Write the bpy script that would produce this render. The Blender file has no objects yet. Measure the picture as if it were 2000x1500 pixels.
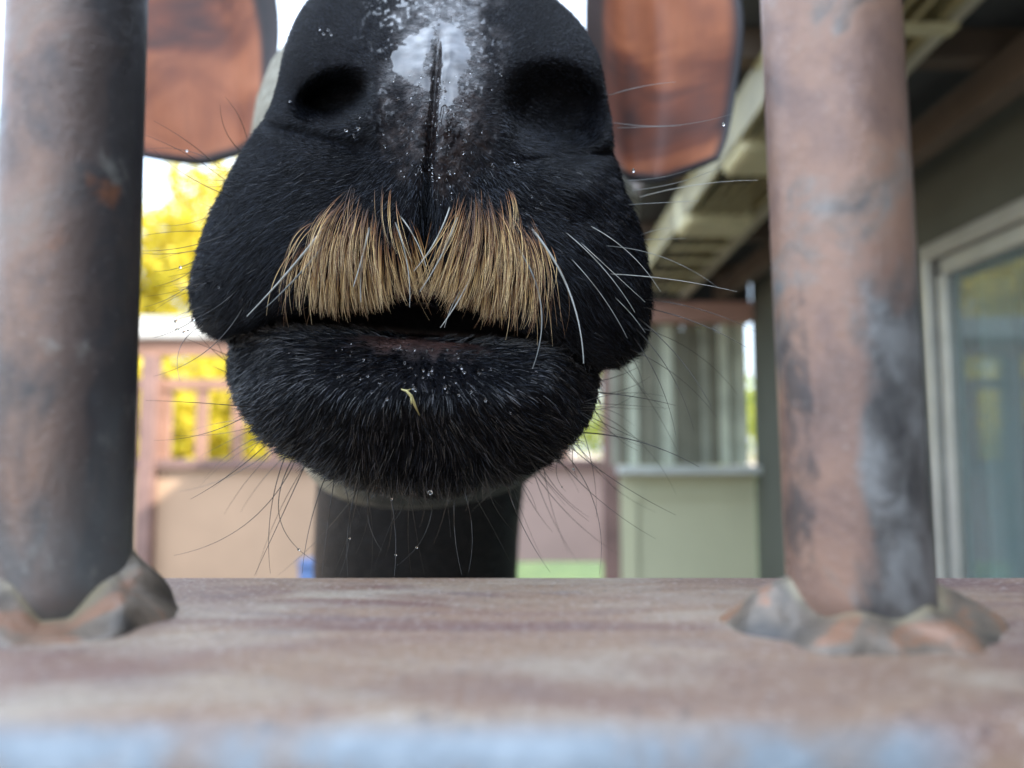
import bpy, bmesh, math, random
import numpy as np
from mathutils import Vector
R = math.radians
rng = np.random.default_rng(7); random.seed(7)
S = bpy.context.scene
COL = S.collection

# ------------------------------------------------------------------ camera, world, sun
FPX, PITCH, CZ = 1502.0, R(4.84), 1.5
cam_d = bpy.data.cameras.new('camera'); cam = bpy.data.objects.new('camera', cam_d); COL.objects.link(cam)
cam.location = (0, 0, CZ); cam.rotation_euler = (R(90) + PITCH, 0, 0)
cam_d.sensor_width = 36; cam_d.lens = 36 * FPX / 2000
cam_d.clip_start = 0.005; cam_d.clip_end = 2000
cam_d.dof.use_dof = True; cam_d.dof.focus_distance = 0.207; cam_d.dof.aperture_fstop = 8.6
S.camera = cam
SUN_EL, SUN_AZ = R(38), R(118)
w = bpy.data.worlds.new('World'); S.world = w; w.use_nodes = True
nt = w.node_tree; bg = nt.nodes['Background']
sky = nt.nodes.new('ShaderNodeTexSky'); sky.sky_type = 'NISHITA'; sky.sun_disc = False
sky.sun_elevation = SUN_EL; sky.sun_rotation = SUN_AZ; sky.dust_density = 2.0; sky.air_density = 1.0
# thin bright cloud over the blue
tc = nt.nodes.new('ShaderNodeTexCoord'); cn_ = nt.nodes.new('ShaderNodeTexNoise'); cn_.inputs['Scale'].default_value = 2.2; cn_.inputs['Detail'].default_value = 7
cr_ = nt.nodes.new('ShaderNodeMapRange'); cr_.inputs[1].default_value = .30; cr_.inputs[2].default_value = .62; cr_.inputs[3].default_value = .30; cr_.inputs[4].default_value = .78
cm = nt.nodes.new('ShaderNodeMix'); cm.data_type = 'RGBA'; cm.inputs[7].default_value = (4.1, 4.55, 5.1, 1)
nt.links.new(tc.outputs['Generated'], cn_.inputs['Vector']); nt.links.new(cn_.outputs['Fac'], cr_.inputs[0]); nt.links.new(cr_.outputs[0], cm.inputs[0])
sz_ = nt.nodes.new('ShaderNodeSeparateXYZ'); nt.links.new(tc.outputs['Generated'], sz_.inputs[0])     # an overcast sky is brightest overhead
zr = nt.nodes.new('ShaderNodeMapRange'); zr.inputs[1].default_value = 0; zr.inputs[2].default_value = 1; zr.inputs[3].default_value = .50; zr.inputs[4].default_value = 1.9
vm = nt.nodes.new('ShaderNodeVectorMath'); vm.operation = 'SCALE'; vm.inputs[0].default_value = (3.75, 4.4, 5.3)
nt.links.new(sz_.outputs[2], zr.inputs[0]); nt.links.new(zr.outputs[0], vm.inputs['Scale']); nt.links.new(vm.outputs[0], cm.inputs[7])
nt.links.new(sky.outputs[0], cm.inputs[6]); nt.links.new(cm.outputs[2], bg.inputs[0]); bg.inputs[1].default_value = 0.15
sd = bpy.data.lights.new('sun', 'SUN'); sd.energy = 2.3; sd.angle = R(0.5); sd.color = (1, .94, .84)
sun = bpy.data.objects.new('sun', sd); COL.objects.link(sun)
sv = Vector((math.sin(SUN_AZ) * math.cos(SUN_EL), math.cos(SUN_AZ) * math.cos(SUN_EL), math.sin(SUN_EL)))
sun.rotation_euler = sv.to_track_quat('Z', 'Y').to_euler()
S.view_settings.view_transform = 'Standard'; S.view_settings.look = 'None'
S.view_settings.exposure = 2.4; S.view_settings.gamma = 1
S.cycles.max_bounces = 8; S.cycles.transparent_max_bounces = 6
S.cycles.sample_clamp_indirect = 6

# ------------------------------------------------------------------ helpers
def U(px, py, y):
    """point at distance y in front of the viewpoint on the line of sight through (px, py) of the 2000x1500 photograph"""
    px = np.asarray(px, float); py = np.asarray(py, float)
    dx = (px - 1000) / FPX; dz = (750 - py) / FPX
    ry = math.cos(PITCH) - dz * math.sin(PITCH); rz = math.sin(PITCH) + dz * math.cos(PITCH)
    t = y / ry
    return np.stack(np.broadcast_arrays(t * dx, np.asarray(y, float) + 0 * t, CZ + t * rz), -1)

class NT:
    def __init__(s, name):
        s.m = bpy.data.materials.new(name); s.m.use_nodes = True; s.t = s.m.node_tree
        s.b = s.t.nodes['Principled BSDF']; s.out = s.t.nodes['Material Output']
    def n(s, kind, **kw):
        nd = s.t.nodes.new(kind)
        for k, v in kw.items():
            if k.startswith('i_'):
                key = k[2:]; key = int(key) if key.isdigit() else key.replace('_', ' ')
                s.set(nd.inputs[key], v)
            else: setattr(nd, k, v)
        return nd
    def set(s, inp, v):
        if isinstance(v, bpy.types.NodeSocket): s.t.links.new(v, inp)
        elif isinstance(v, bpy.types.Node): s.t.links.new(v.outputs[0], inp)
        else:
            if isinstance(v, tuple) and len(v) == 3 and inp.type == 'RGBA': v = (*v, 1)
            if isinstance(v, (int, float)) and inp.type == 'RGBA': v = (v, v, v, 1)
            inp.default_value = v
    def P(s, **kw):
        for k, v in kw.items(): s.set(s.b.inputs[k.replace('_', ' ')], v)
        return s
    def obj(s): return s.n('ShaderNodeTexCoord').outputs['Object']
    def mapped(s, scale=(1, 1, 1), rot=(0, 0, 0)):
        return s.n('ShaderNodeMapping', i_Vector=s.obj(), i_Scale=scale, i_Rotation=rot).outputs[0]
    def noise(s, scale, detail=4, vec=None, rough=.55, dist=0):
        return s.n('ShaderNodeTexNoise', i_Vector=vec or s.obj(), i_Scale=scale, i_Detail=detail, i_Roughness=rough, i_Distortion=dist).outputs['Fac']
    def ramp(s, fac, stops):
        r = s.n('ShaderNodeValToRGB', i_0=fac); e = r.color_ramp.elements
        while len(e) < len(stops): e.new(.5)
        for q, (p, c) in zip(e, stops):
            q.position = p; q.color = (*c, 1) if isinstance(c, tuple) else (c, c, c, 1)
        return r.outputs[0]
    def mix(s, fac, a, b):
        m = s.n('ShaderNodeMix', data_type='RGBA')
        s.set(m.inputs[0], fac); s.set(m.inputs[6], a); s.set(m.inputs[7], b); return m.outputs[2]
    def math(s, op, a, b=0.0, clamp=False):
        m = s.n('ShaderNodeMath', operation=op, use_clamp=clamp); s.set(m.inputs[0], a); s.set(m.inputs[1], b); return m.outputs[0]
    def attr(s, name): return s.n('ShaderNodeAttribute', attribute_name=name).outputs['Fac']
    def bump(s, h, strength=.3, dist=.001):
        s.P(Normal=s.n('ShaderNodeBump', i_Height=h, i_Strength=strength, i_Distance=dist).outputs[0]); return s

def mat(name, color, rough=.6, metal=0, var=.25, scale=8, bump=0, bscale=None, bdist=.004, spec=None):
    m = NT(name)
    c2 = tuple(x * (1 - var) for x in color); c3 = tuple(min(1, x * (1 + var * .6)) for x in color)
    m.P(Base_Color=m.ramp(m.noise(scale, 5), [(.3, c2), (.7, c3)]), Roughness=rough, Metallic=metal)
    if spec is not None: m.P(Specular_IOR_Level=spec)
    if bump: m.bump(m.noise(bscale or scale * 4, 5), bump, bdist)
    return m.m

def mesh_obj(name, V, F, mats, parent=None, smooth=True, loc=None, mi=None, attrs=None):
    me = bpy.data.meshes.new(name)
    V = np.asarray(V, dtype=np.float32)
    if isinstance(F, np.ndarray):
        me.vertices.add(len(V)); me.vertices.foreach_set('co', V.ravel())
        k = F.shape[1]; me.loops.add(F.size); me.loops.foreach_set('vertex_index', F.ravel().astype(np.int32))
        me.polygons.add(len(F)); me.polygons.foreach_set('loop_start', (np.arange(len(F)) * k).astype(np.int32))
        me.update(calc_edges=True)
    else: me.from_pydata([tuple(v) for v in V], [], F)
    for m in (mats if isinstance(mats, (list, tuple)) else [mats]): me.materials.append(m)
    me.polygons.foreach_set('use_smooth', np.full(len(me.polygons), smooth))
    if mi is not None: me.polygons.foreach_set('material_index', np.asarray(mi, np.int32))
    for k, a in (attrs or {}).items():
        at = me.attributes.new(k, 'FLOAT', 'POINT'); at.data.foreach_set('value', np.asarray(a, np.float32))
    me.validate(); me.update()
    o = bpy.data.objects.new(name, me); COL.objects.link(o)
    if parent: o.parent = parent
    if loc is not None: o.location = loc
    return o

def tag(o, label=None, cat=None, group=None, kind=None):
    for k, v in (('label', label), ('category', cat), ('group', group), ('kind', kind)):
        if v: o[k] = v
    return o
def empty(name, loc=(0, 0, 0)):
    o = bpy.data.objects.new(name, None); o.location = loc; COL.objects.link(o); return o

class MB:
    """collects simple solids into one mesh; coordinates are world, origin removed on build"""
    def __init__(s): s.bm = bmesh.new()
    def box(s, x0, x1, y0, y1, z0, z1):
        m = bmesh.ops.create_cube(s.bm, size=1)['verts']
        for v in m: v.co = Vector(((x0 + x1) / 2 + v.co.x * (x1 - x0), (y0 + y1) / 2 + v.co.y * (y1 - y0), (z0 + z1) / 2 + v.co.z * (z1 - z0)))
        return s
    def beam(s, a, b, wx, wz):
        a, b = Vector(a), Vector(b); d = (b - a); q = d.to_track_quat('Y', 'Z')
        for v in bmesh.ops.create_cube(s.bm, size=1)['verts']:
            v.co = (a + b) / 2 + q @ Vector((v.co.x * wx, v.co.y * d.length, v.co.z * wz))
        return s
    def tube(s, pts, r, n=12, cap=True):
        pts = [Vector(p) for p in pts]; rs = r if isinstance(r, (list, tuple)) else [r] * len(pts); rings = []
        for i, p in enumerate(pts):
            d = (pts[min(i + 1, len(pts) - 1)] - pts[max(i - 1, 0)]).normalized(); q = d.to_track_quat('Z', 'Y')
            rings.append([s.bm.verts.new(p + q @ Vector((math.cos(2 * math.pi * k / n) * rs[i], math.sin(2 * math.pi * k / n) * rs[i], 0))) for k in range(n)])
        for A, B in zip(rings, rings[1:]):
            for k in range(n): s.bm.faces.new((A[k], A[(k + 1) % n], B[(k + 1) % n], B[k]))
        if cap: s.bm.faces.new(rings[0][::-1]); s.bm.faces.new(rings[-1])
        return s
    def build(s, name, m, parent=None, bevel=0, smooth=False, seg=2):
        if bevel:
            bmesh.ops.bevel(s.bm, geom=s.bm.edges[:], offset=bevel, segments=seg, affect='EDGES', profile=.5)
        me = bpy.data.meshes.new(name); s.bm.to_mesh(me); s.bm.free()
        base = parent.matrix_world.translation if parent else Vector((0, 0, 0))
        me.materials.append(m)
        for p in me.polygons: p.use_smooth = smooth
        o = bpy.data.objects.new(name, me); COL.objects.link(o)
        if parent:
            o.parent = parent
            off = Vector(parent.location)
            pp = parent.parent
            while pp: off += pp.location; pp = pp.parent
            o.data.transform(__import__('mathutils').Matrix.Translation(-off))
        return o

def sstep(x, a, b):
    t = np.clip((x - a) / (b - a), 0, 1); return t * t * (3 - 2 * t)

def hair(name, P, rad, m, parent, n_pts, tint=None):
    """P: (N, n, 3) points, rad: (N, n)"""
    N = len(P); hc = bpy.data.hair_curves.new(name); hc.add_curves([n_pts] * N)
    off = np.zeros(3)
    if parent: off = np.array(parent.location)
    hc.attributes['position'].data.foreach_set('vector', (P - off).astype(np.float32).ravel())
    a = hc.attributes.get('radius') or hc.attributes.new('radius', 'FLOAT', 'POINT')
    a.data.foreach_set('value', rad.astype(np.float32).ravel())
    if tint is not None:
        t = hc.attributes.new('tint', 'FLOAT', 'CURVE'); t.data.foreach_set('value', tint.astype(np.float32))
    hc.materials.append(m)
    o = bpy.data.objects.new(name, hc); COL.objects.link(o)
    if parent: o.parent = parent
    return o
# ================================================================== SETTING
gm = NT('ground_dirt')
gv = gm.noise(.6, 8)
gm.P(Base_Color=gm.ramp(gv, [(.3, (.20, .15, .105)), (.5, (.27, .21, .15)), (.7, (.34, .27, .20))]), Roughness=.95)
gm.bump(gm.noise(30, 6), .5, .02)
n = 24; gx = np.linspace(-400, 400, n + 1)
gV = [(x, y, 0) for y in gx for x in gx]
gF = [(j * (n + 1) + i, j * (n + 1) + i + 1, (j + 1) * (n + 1) + i + 1, (j + 1) * (n + 1) + i) for j in range(n) for i in range(n)]
tag(mesh_obj('ground', gV, gF, gm.m), kind='structure')
# lawn beyond the yard fence
lm = NT('lawn_green')
lm.P(Base_Color=lm.ramp(lm.noise(2.5, 8), [(.3, (.045, .08, .025)), (.7, (.09, .13, .04))]), Roughness=.9).bump(lm.noise(60, 5), .8, .03)
lawnV = [(-60, 6.5, .004), (60, 6.0, .004), (60, 70, .004), (-60, 70, .004)]
tag(mesh_obj('lawn', lawnV, [(0, 1, 2, 3)], lm.m), kind='structure')
pm = mat('path_concrete', (.19, .18, .165), .9, var=.2, scale=5, bump=.3)
tag(mesh_obj('visitor_path', [(-30, -6, .004), (1.0, -6, .004), (1.0, .02, .004), (-30, .02, .004)], [(0, 1, 2, 3)], pm), kind='structure')

# ------------------------------------------------------------------ steel barrier in front
RT = CZ - 0.030                      # top of the rail
RY0, RY1, RH = 0.086, 0.1856, 0.10
RL = 2.2
def rust_nodes(name, kind):
    m = NT(name); v = m.mapped((1, 1, .75 if kind != 'rail' else 1))
    if kind == 'rail': v = m.mapped((.35, 1, 1))
    sx = m.n('ShaderNodeSeparateXYZ', i_Vector=m.obj())
    nA = m.noise(42, 8, v, .62, .6); nB = m.noise(95, 8, v, .65, .3); nC = m.noise(18, 5, v, .6, .8); fine = m.noise(700, 5, rough=.7)
    return m, sx, nA, nB, nC, fine
# rail
m, sx, nA, nB, nC, fine = rust_nodes('rail_rust', 'rail')
c = m.ramp(nC, [(.28, (.10, .06, .055)), (.42, (.15, .082, .066)), (.52, (.235, .15, .098)), (.62, (.17, .095, .076)), (.75, (.28, .20, .13))])
c = m.mix(m.ramp(nA, [(.50, 0.), (.64, .65)]), c, (.36, .31, .24))
c = m.mix(m.ramp(nB, [(.55, 0.), (.75, .6)]), c, (.10, .09, .10))
c = m.mix(m.ramp(fine, [(.54, 0.), (.66, .8)]), c, (.42, .36, .32)); c = m.mix(m.ramp(m.noise(520, 4), [(.30, .7), (.42, 0.)]), c, (.07, .055, .055))
# bare steel corner tinted with painted blue sky sheen, ending towards the right
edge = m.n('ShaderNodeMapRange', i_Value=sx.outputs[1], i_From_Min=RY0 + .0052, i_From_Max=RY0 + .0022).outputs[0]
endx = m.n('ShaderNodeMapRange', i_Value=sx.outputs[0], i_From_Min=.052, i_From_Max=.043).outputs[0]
worn_sheen = m.math('MULTIPLY', edge, m.math('MULTIPLY', endx, m.ramp(m.noise(55, 6, m.mapped((.6, .4, .4)), .6, .5), [(.30, .15), (.46, 1.)])))
c = m.mix(worn_sheen, c, m.ramp(m.noise(90, 5, m.mapped((.5, .6, .6))), [(.36, (.22, .18, .155)), (.48, (.20, .23, .255)), (.62, (.30, .34, .37))]))
m.P(Base_Color=c, Metallic=m.math('MULTIPLY', worn_sheen, .35), Roughness=m.math('SUBTRACT', m.ramp(nB, [(.3, .42), (.7, .62)]), m.math('MULTIPLY', worn_sheen, .15)))
m.bump(m.math('ADD', fine, m.math('MULTIPLY', nB, 1.5)), .8, .0006)
rail_m = m.m
# bars
def bar_mat(name, side):
    m, sx, nA, nB, nC, fine = rust_nodes(name, 'bar')
    X, Y, Z = sx.outputs
    c = m.ramp(nA, [(.34, (.06, .055, .055)), (.44, (.135, .092, .075)), (.54, (.22, .135, .098)), (.66, (.28, .21, .165))])
    if side > 0:     # rust pink above, dark scale below with an orange streak at the left
        c = m.ramp(nA, [(.30, (.11, .075, .065)), (.42, (.20, .125, .10)), (.55, (.285, .17, .12)), (.68, (.36, .255, .18))])
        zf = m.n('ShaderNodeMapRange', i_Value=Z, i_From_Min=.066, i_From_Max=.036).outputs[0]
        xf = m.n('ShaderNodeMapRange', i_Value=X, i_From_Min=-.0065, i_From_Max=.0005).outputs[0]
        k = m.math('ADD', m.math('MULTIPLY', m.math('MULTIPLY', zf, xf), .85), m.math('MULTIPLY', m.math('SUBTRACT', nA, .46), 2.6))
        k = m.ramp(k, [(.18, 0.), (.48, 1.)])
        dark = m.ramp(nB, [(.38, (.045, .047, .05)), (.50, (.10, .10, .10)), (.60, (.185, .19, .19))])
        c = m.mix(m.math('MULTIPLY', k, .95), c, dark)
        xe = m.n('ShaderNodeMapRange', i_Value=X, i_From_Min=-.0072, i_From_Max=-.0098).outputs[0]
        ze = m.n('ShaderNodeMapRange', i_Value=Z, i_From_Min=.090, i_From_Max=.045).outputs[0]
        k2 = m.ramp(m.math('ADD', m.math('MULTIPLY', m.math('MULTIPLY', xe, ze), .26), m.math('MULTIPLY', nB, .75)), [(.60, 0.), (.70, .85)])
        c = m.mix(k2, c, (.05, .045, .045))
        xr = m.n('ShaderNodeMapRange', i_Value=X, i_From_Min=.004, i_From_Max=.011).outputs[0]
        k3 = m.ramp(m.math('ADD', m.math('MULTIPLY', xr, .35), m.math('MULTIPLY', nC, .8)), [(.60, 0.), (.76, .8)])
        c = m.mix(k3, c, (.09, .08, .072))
        c = m.mix(m.ramp(m.noise(60, 5, m.mapped((1, 1, .6), (.4, 0, .7))), [(.64, 0.), (.72, .7)]), c, (.40, .42, .40))
    else:            # brown with cool grey flanks, right-hand shade painted in as near-black
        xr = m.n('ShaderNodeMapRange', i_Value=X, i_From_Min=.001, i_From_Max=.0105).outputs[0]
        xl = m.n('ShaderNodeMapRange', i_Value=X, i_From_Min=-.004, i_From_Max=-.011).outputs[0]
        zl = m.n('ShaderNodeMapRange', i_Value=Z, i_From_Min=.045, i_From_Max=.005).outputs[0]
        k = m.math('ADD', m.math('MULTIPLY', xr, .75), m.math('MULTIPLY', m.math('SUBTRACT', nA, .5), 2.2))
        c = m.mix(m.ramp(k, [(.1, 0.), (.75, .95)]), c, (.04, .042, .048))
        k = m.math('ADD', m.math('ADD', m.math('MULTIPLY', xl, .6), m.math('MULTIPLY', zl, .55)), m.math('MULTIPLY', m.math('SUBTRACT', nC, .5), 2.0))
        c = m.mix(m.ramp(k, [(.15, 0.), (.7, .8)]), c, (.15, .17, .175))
        c = m.mix(m.ramp(nB, [(.60, 0.), (.72, .5)]), c, (.33, .33, .30))
        c = m.mix(m.ramp(m.noise(75, 5), [(.64, 0.), (.74, .6)]), c, (.28, .11, .05))
    c = m.mix(m.ramp(fine, [(.6, 0.), (.8, .35)]), c, (.45, .42, .38))
    m.P(Base_Color=c, Metallic=.2, Roughness=m.ramp(nB, [(.35, .26), (.65, .50)]))
    m.bump(m.math('ADD', m.math('MULTIPLY', nB, 1.5), m.math('MULTIPLY', fine, .5)), .6, .0006)
    return m.m
bar_l, bar_r = bar_mat('bar_rust_dark', -1), bar_mat('bar_rust_pink', 1)
# weld
m = NT('weld_steel'); a_top, a_foot = m.attr('seam'), m.attr('foot')
nA, nB = m.noise(120, 6), m.noise(60, 6, dist=.8)
c = m.ramp(nB, [(.34, (.045, .040, .036)), (.44, (.105, .085, .066)), (.52, (.16, .125, .095)), (.59, (.24, .125, .075)), (.70, (.20, .155, .12))])
c = m.mix(m.math('MULTIPLY', a_top, m.ramp(nA, [(.4, .2), (.55, 1.)])), c, (.24, .20, .13))
c = m.mix(m.math('MULTIPLY', a_foot, m.ramp(nA, [(.38, .1), (.6, .9)])), c, (.30, .27, .20))
m.P(Base_Color=c, Roughness=.42, Metallic=.15); m.bump(nA, .9, .0016)
weld_m = m.m

barrier = tag(empty('steel_barrier', (0, 0, RT)), 'rusty brown steel barrier with round bars welded on a thick flat rail', 'barrier')
prof = []
r = .008
for cx_, cz_, a0 in ((RY1 - .003, -.003, 0), (RY0 + r, -r, 90), (RY0 + r, -RH + r, 180), (RY1 - r, -RH + r, 270)):
    rr = .003 if a0 == 0 else r
    for k in range(9):
        a = R(a0 + k * 90 / 8); prof.append((cx_ + rr * math.cos(a), cz_ + rr * math.sin(a)))
xs = np.linspace(-RL, RL, 120); V = []; F = []
npf = len(prof)
for x in xs:
    for (yy, zz) in prof: V.append((x, yy, zz))
for i in range(len(xs) - 1):
    for k in range(npf): F.append((i * npf + k, i * npf + (k + 1) % npf, (i + 1) * npf + (k + 1) % npf, (i + 1) * npf + k))
F += [tuple(range(npf))[::-1], tuple((len(xs) - 1) * npf + k for k in range(npf))]
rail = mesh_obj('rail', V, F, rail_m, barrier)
rail.data.polygons[-1].use_smooth = False; rail.data.polygons[-2].use_smooth = False
tag(MB().box(-RL, RL, RY0 + .01, RY1 - .01, CZ + 1.0, CZ + 1.08).build('top_rail', rail_m, barrier, bevel=.006))
for sx_ in (-1, 1):
    MB().box(sx_ * 1.4 - .04, sx_ * 1.4 + .04, RY0 + .012, RY1 - .012, 0, RT - RH - .002).build('support_post', rail_m, barrier, bevel=.004)
BR = .0119
def bar(x, y, m):
    zs = np.linspace(-.002, 1.03, 120); nn = 48; V = []; F = []
    for z in zs:
        for k in range(nn):
            a = 2 * math.pi * k / nn; V.append((BR * math.cos(a), BR * math.sin(a), z))
    for i in range(len(zs) - 1):
        for k in range(nn): F.append((i * nn + k, i * nn + (k + 1) % nn, (i + 1) * nn + (k + 1) % nn, (i + 1) * nn + k))
    F.append(tuple(range(nn))[::-1]); F.append(tuple((len(zs) - 1) * nn + k for k in range(nn)))
    o = mesh_obj('bar', V, F, m, barrier, loc=(x, y, 0)); o.rotation_euler = (0, R(-.8), 0); return o
def weld(x, y, seed, lobes, base, top):
    nn, nr = 160, 34; V = []; F = []; seam = []; foot = []; rg = np.random.default_rng(seed); ph = rg.uniform(0, 6.28, 8)
    for j in range(nr):
        t = j / (nr - 1)                                   # 0 foot .. 1 top at the bar
        for k in range(nn):
            a = 2 * math.pi * k / nn
            ht = top * (1 + .34 * math.sin(2 * a + ph[0]) + .26 * math.sin(3 * a + ph[1]) + .16 * math.sin(lobes * a + ph[2]))
            ht = max(ht, .35 * top)
            rb = base * (1 + .08 * math.sin(2 * a + ph[3]) + .05 * math.sin(lobes * a + ph[4]) + .03 * math.sin(11 * a + ph[5]))
            rp = BR * .985
            prof_r = rp + (rb - rp) * (1 - t ** 1.25) ** 1.05
            blob = .0013 * math.sin(math.pi * t) * (math.sin(round(lobes * .5) * a + ph[6] + .9 * t) ** 2 + .8 * math.sin(3 * a + ph[3]) ) + .0005 * math.sin(9 * a + 7 * t + ph[7]) * math.sin(math.pi * t)
            z = ht * t ** .95 - .0008
            V.append(((prof_r + blob) * math.cos(a), (prof_r + blob) * math.sin(a), z))
            seam.append(float(sstep(np.array(t), .80, .97))); foot.append(float(1 - sstep(np.array(t), .02, .14)))
    for j in range(nr - 1):
        for k in range(nn): F.append((j * nn + k, j * nn + (k + 1) % nn, (j + 1) * nn + (k + 1) % nn, (j + 1) * nn + k))
    return mesh_obj('weld', V, F, weld_m, barrier, loc=(x, y, 0), attrs={'seam': seam, 'foot': foot})
BXL, BYL, BXR, BYR = -.0812, .1405, .0596, .1345
bar(BXL, BYL, bar_l); weld(BXL, BYL, 3, 6, .0212, .0078)
bar(BXR, BYR, bar_r); weld(BXR, BYR, 12, 6, .0216, .0058)
for q in (1, 2, 3, 4):
    bar(BXL - .146 * q, BYL, bar_l); weld(BXL - .146 * q, BYL, 20 + q, 7, .019, .0075)
    bar(BXR + .146 * q, BYR, bar_r); weld(BXR + .146 * q, BYR, 30 + q, 8, .020, .007)

# ------------------------------------------------------------------ barn on the right
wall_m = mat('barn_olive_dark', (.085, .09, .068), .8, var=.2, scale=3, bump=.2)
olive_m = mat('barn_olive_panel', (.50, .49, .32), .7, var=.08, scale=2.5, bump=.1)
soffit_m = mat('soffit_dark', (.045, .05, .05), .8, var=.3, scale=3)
beam_m = mat('beam_brown', (.09, .065, .045), .75, var=.3, scale=6)
roofm = mat('roof_brown', (.12, .10, .09), .85, var=.2, scale=4)
trim_m = mat('trim_cream', (.50, .46, .33), .5, var=.15, scale=8)
alu_m = mat('window_aluminium', (.46, .46, .42), .35, .5, var=.15, scale=10)
white_m = mat('strip_white', (.80, .82, .76), .5, var=.08, scale=10)
green_m = mat('strip_sage', (.09, .12, .12), .5, var=.2, scale=10)
blue_m = mat('strip_blue', (.10, .32, .58), .5, var=.1, scale=10)
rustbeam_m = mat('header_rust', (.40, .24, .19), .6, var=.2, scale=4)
SZ = CZ + .80; WX = 1.07; WY = 3.4
barn = tag(empty('barn', (WX, WY, 0)), 'low olive barn with a dark overhanging roof and metal framed window', 'barn')
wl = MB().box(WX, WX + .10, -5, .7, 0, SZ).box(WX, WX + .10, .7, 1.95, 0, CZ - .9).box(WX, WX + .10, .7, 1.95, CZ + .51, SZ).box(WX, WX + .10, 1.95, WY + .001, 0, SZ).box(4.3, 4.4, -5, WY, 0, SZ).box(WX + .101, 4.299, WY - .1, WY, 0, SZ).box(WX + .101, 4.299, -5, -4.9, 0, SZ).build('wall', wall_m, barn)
MB().box(.39, 4.6, -5.2, WY + .12, SZ, SZ + .10).box(WX + .2, 4.4, -5, WY, SZ + .102, SZ + 1.5).build('roof', roofm, barn, bevel=.004)
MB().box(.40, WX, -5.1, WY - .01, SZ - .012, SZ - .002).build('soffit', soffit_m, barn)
for yb in np.arange(-4.2, 3.3, .62):
    MB().box(.42, WX - .01, yb, yb + .05, SZ - .07, SZ - .014).build('rafter', beam_m, barn)
MB().beam((.92, -5, SZ - .11), (.92, WY - .02, SZ - .11), .05, .07).build('beam', beam_m, barn)
MB().tube([(.705, -4.8, CZ + .735), (.725, 1.2, CZ + .715), (.76, WY - .03, CZ + .68)], .019, 14).build('conduit', trim_m, barn, smooth=True)
wd = MB().box(WX - .022, WX + .02, .72, 1.95, CZ + .475, CZ + .515).box(WX - .022, WX + .02, 1.91, 1.955, CZ - .9, CZ + .475)\
    .box(WX - .006, WX + .03, .72, 1.88, CZ + .43, CZ + .470).box(WX - .006, WX + .03, 1.862, 1.90, CZ - .86, CZ + .43)\
    .box(WX - .030, WX + .02, .70, 1.97, CZ - .93, CZ - .90).build('window', alu_m, barn, bevel=.003)
gl = NT('pane_glass'); gl.P(Base_Color=(.55, .68, .66), Roughness=.03, Transmission_Weight=.85, IOR=1.5)
MB().box(WX + .012, WX + .018, .70, 1.862, CZ - .86, CZ + .43).build('pane', gl.m, wd)
strips = tag(empty('strip_curtain', (WX + .06, 1.4, 0)), 'curtain of hanging white and grey green vertical strips behind the barn window', 'curtain')
yy = 1.855; i = 0
pal = [green_m, white_m, blue_m, green_m, green_m, white_m, green_m, blue_m, green_m, white_m]
while yy > .72:
    wdt = [.035, .095, .045, .05, .04, .02, .07, .03, .05, .06][i % 10]
    MB().beam((WX + .05 + .015 * (i % 3), yy - wdt / 2, CZ - .86), (WX + .05 + .015 * (i % 3), yy - wdt / 2, CZ + .40), wdt * .85, .004).build('strip', pal[i % 10], strips)
    strips.children[-1].data.transform(__import__('mathutils').Matrix.Identity(4)); yy -= wdt; i += 1
# wing wall facing the yard
wing = tag(empty('feed_shed', (.75, WY, 0)), 'pale olive shed front with vertical slats above a grey ledge', 'shed')
MB().box(.478, WX - .002, WY, WY + .06, 0, CZ - .11).build('lower_panel', olive_m, wing)
MB().box(.52, WX - .004, WY - .012, WY - .001, CZ - .215, CZ - .19).box(.52, .545, WY - .012, WY - .001, 0, CZ - .216).build('panel_trim', olive_m, wing)
MB().box(.46, WX - .003, WY - .10, WY + .08, CZ - .108, CZ - .072).build('ledge', mat('ledge_grey', (.46, .48, .44), .5, var=.1), wing, bevel=.004)
MB().box(.41, WX - .003, WY - .05, WY + .10, CZ + .56, CZ + .65).build('header', rustbeam_m, wing, bevel=.004)
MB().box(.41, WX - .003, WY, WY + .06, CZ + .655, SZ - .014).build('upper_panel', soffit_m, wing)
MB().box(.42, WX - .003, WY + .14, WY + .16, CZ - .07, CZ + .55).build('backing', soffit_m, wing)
x = .44; i = 0
cols = [mat('slat_olive', (.20, .195, .14), .8), mat('slat_sage', (.33, .34, .26), .8), mat('slat_pale', (.52, .55, .42), .7)]
order = [1, 0, 2, 0, 0, 1, 2, 0, 0, 0, 1, 0, 2, 1, 2, 2]
while x < WX - .03:
    wdt = [.03, .05, .045, .03, .05][i % 5]
    MB().box(x, x + wdt * .88, WY + .02 + .01 * (i % 2), WY + .045 + .01 * (i % 2), CZ - .069, CZ + .558).build('slat', cols[order[i % 16]], wing); x += wdt; i += 1

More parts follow.
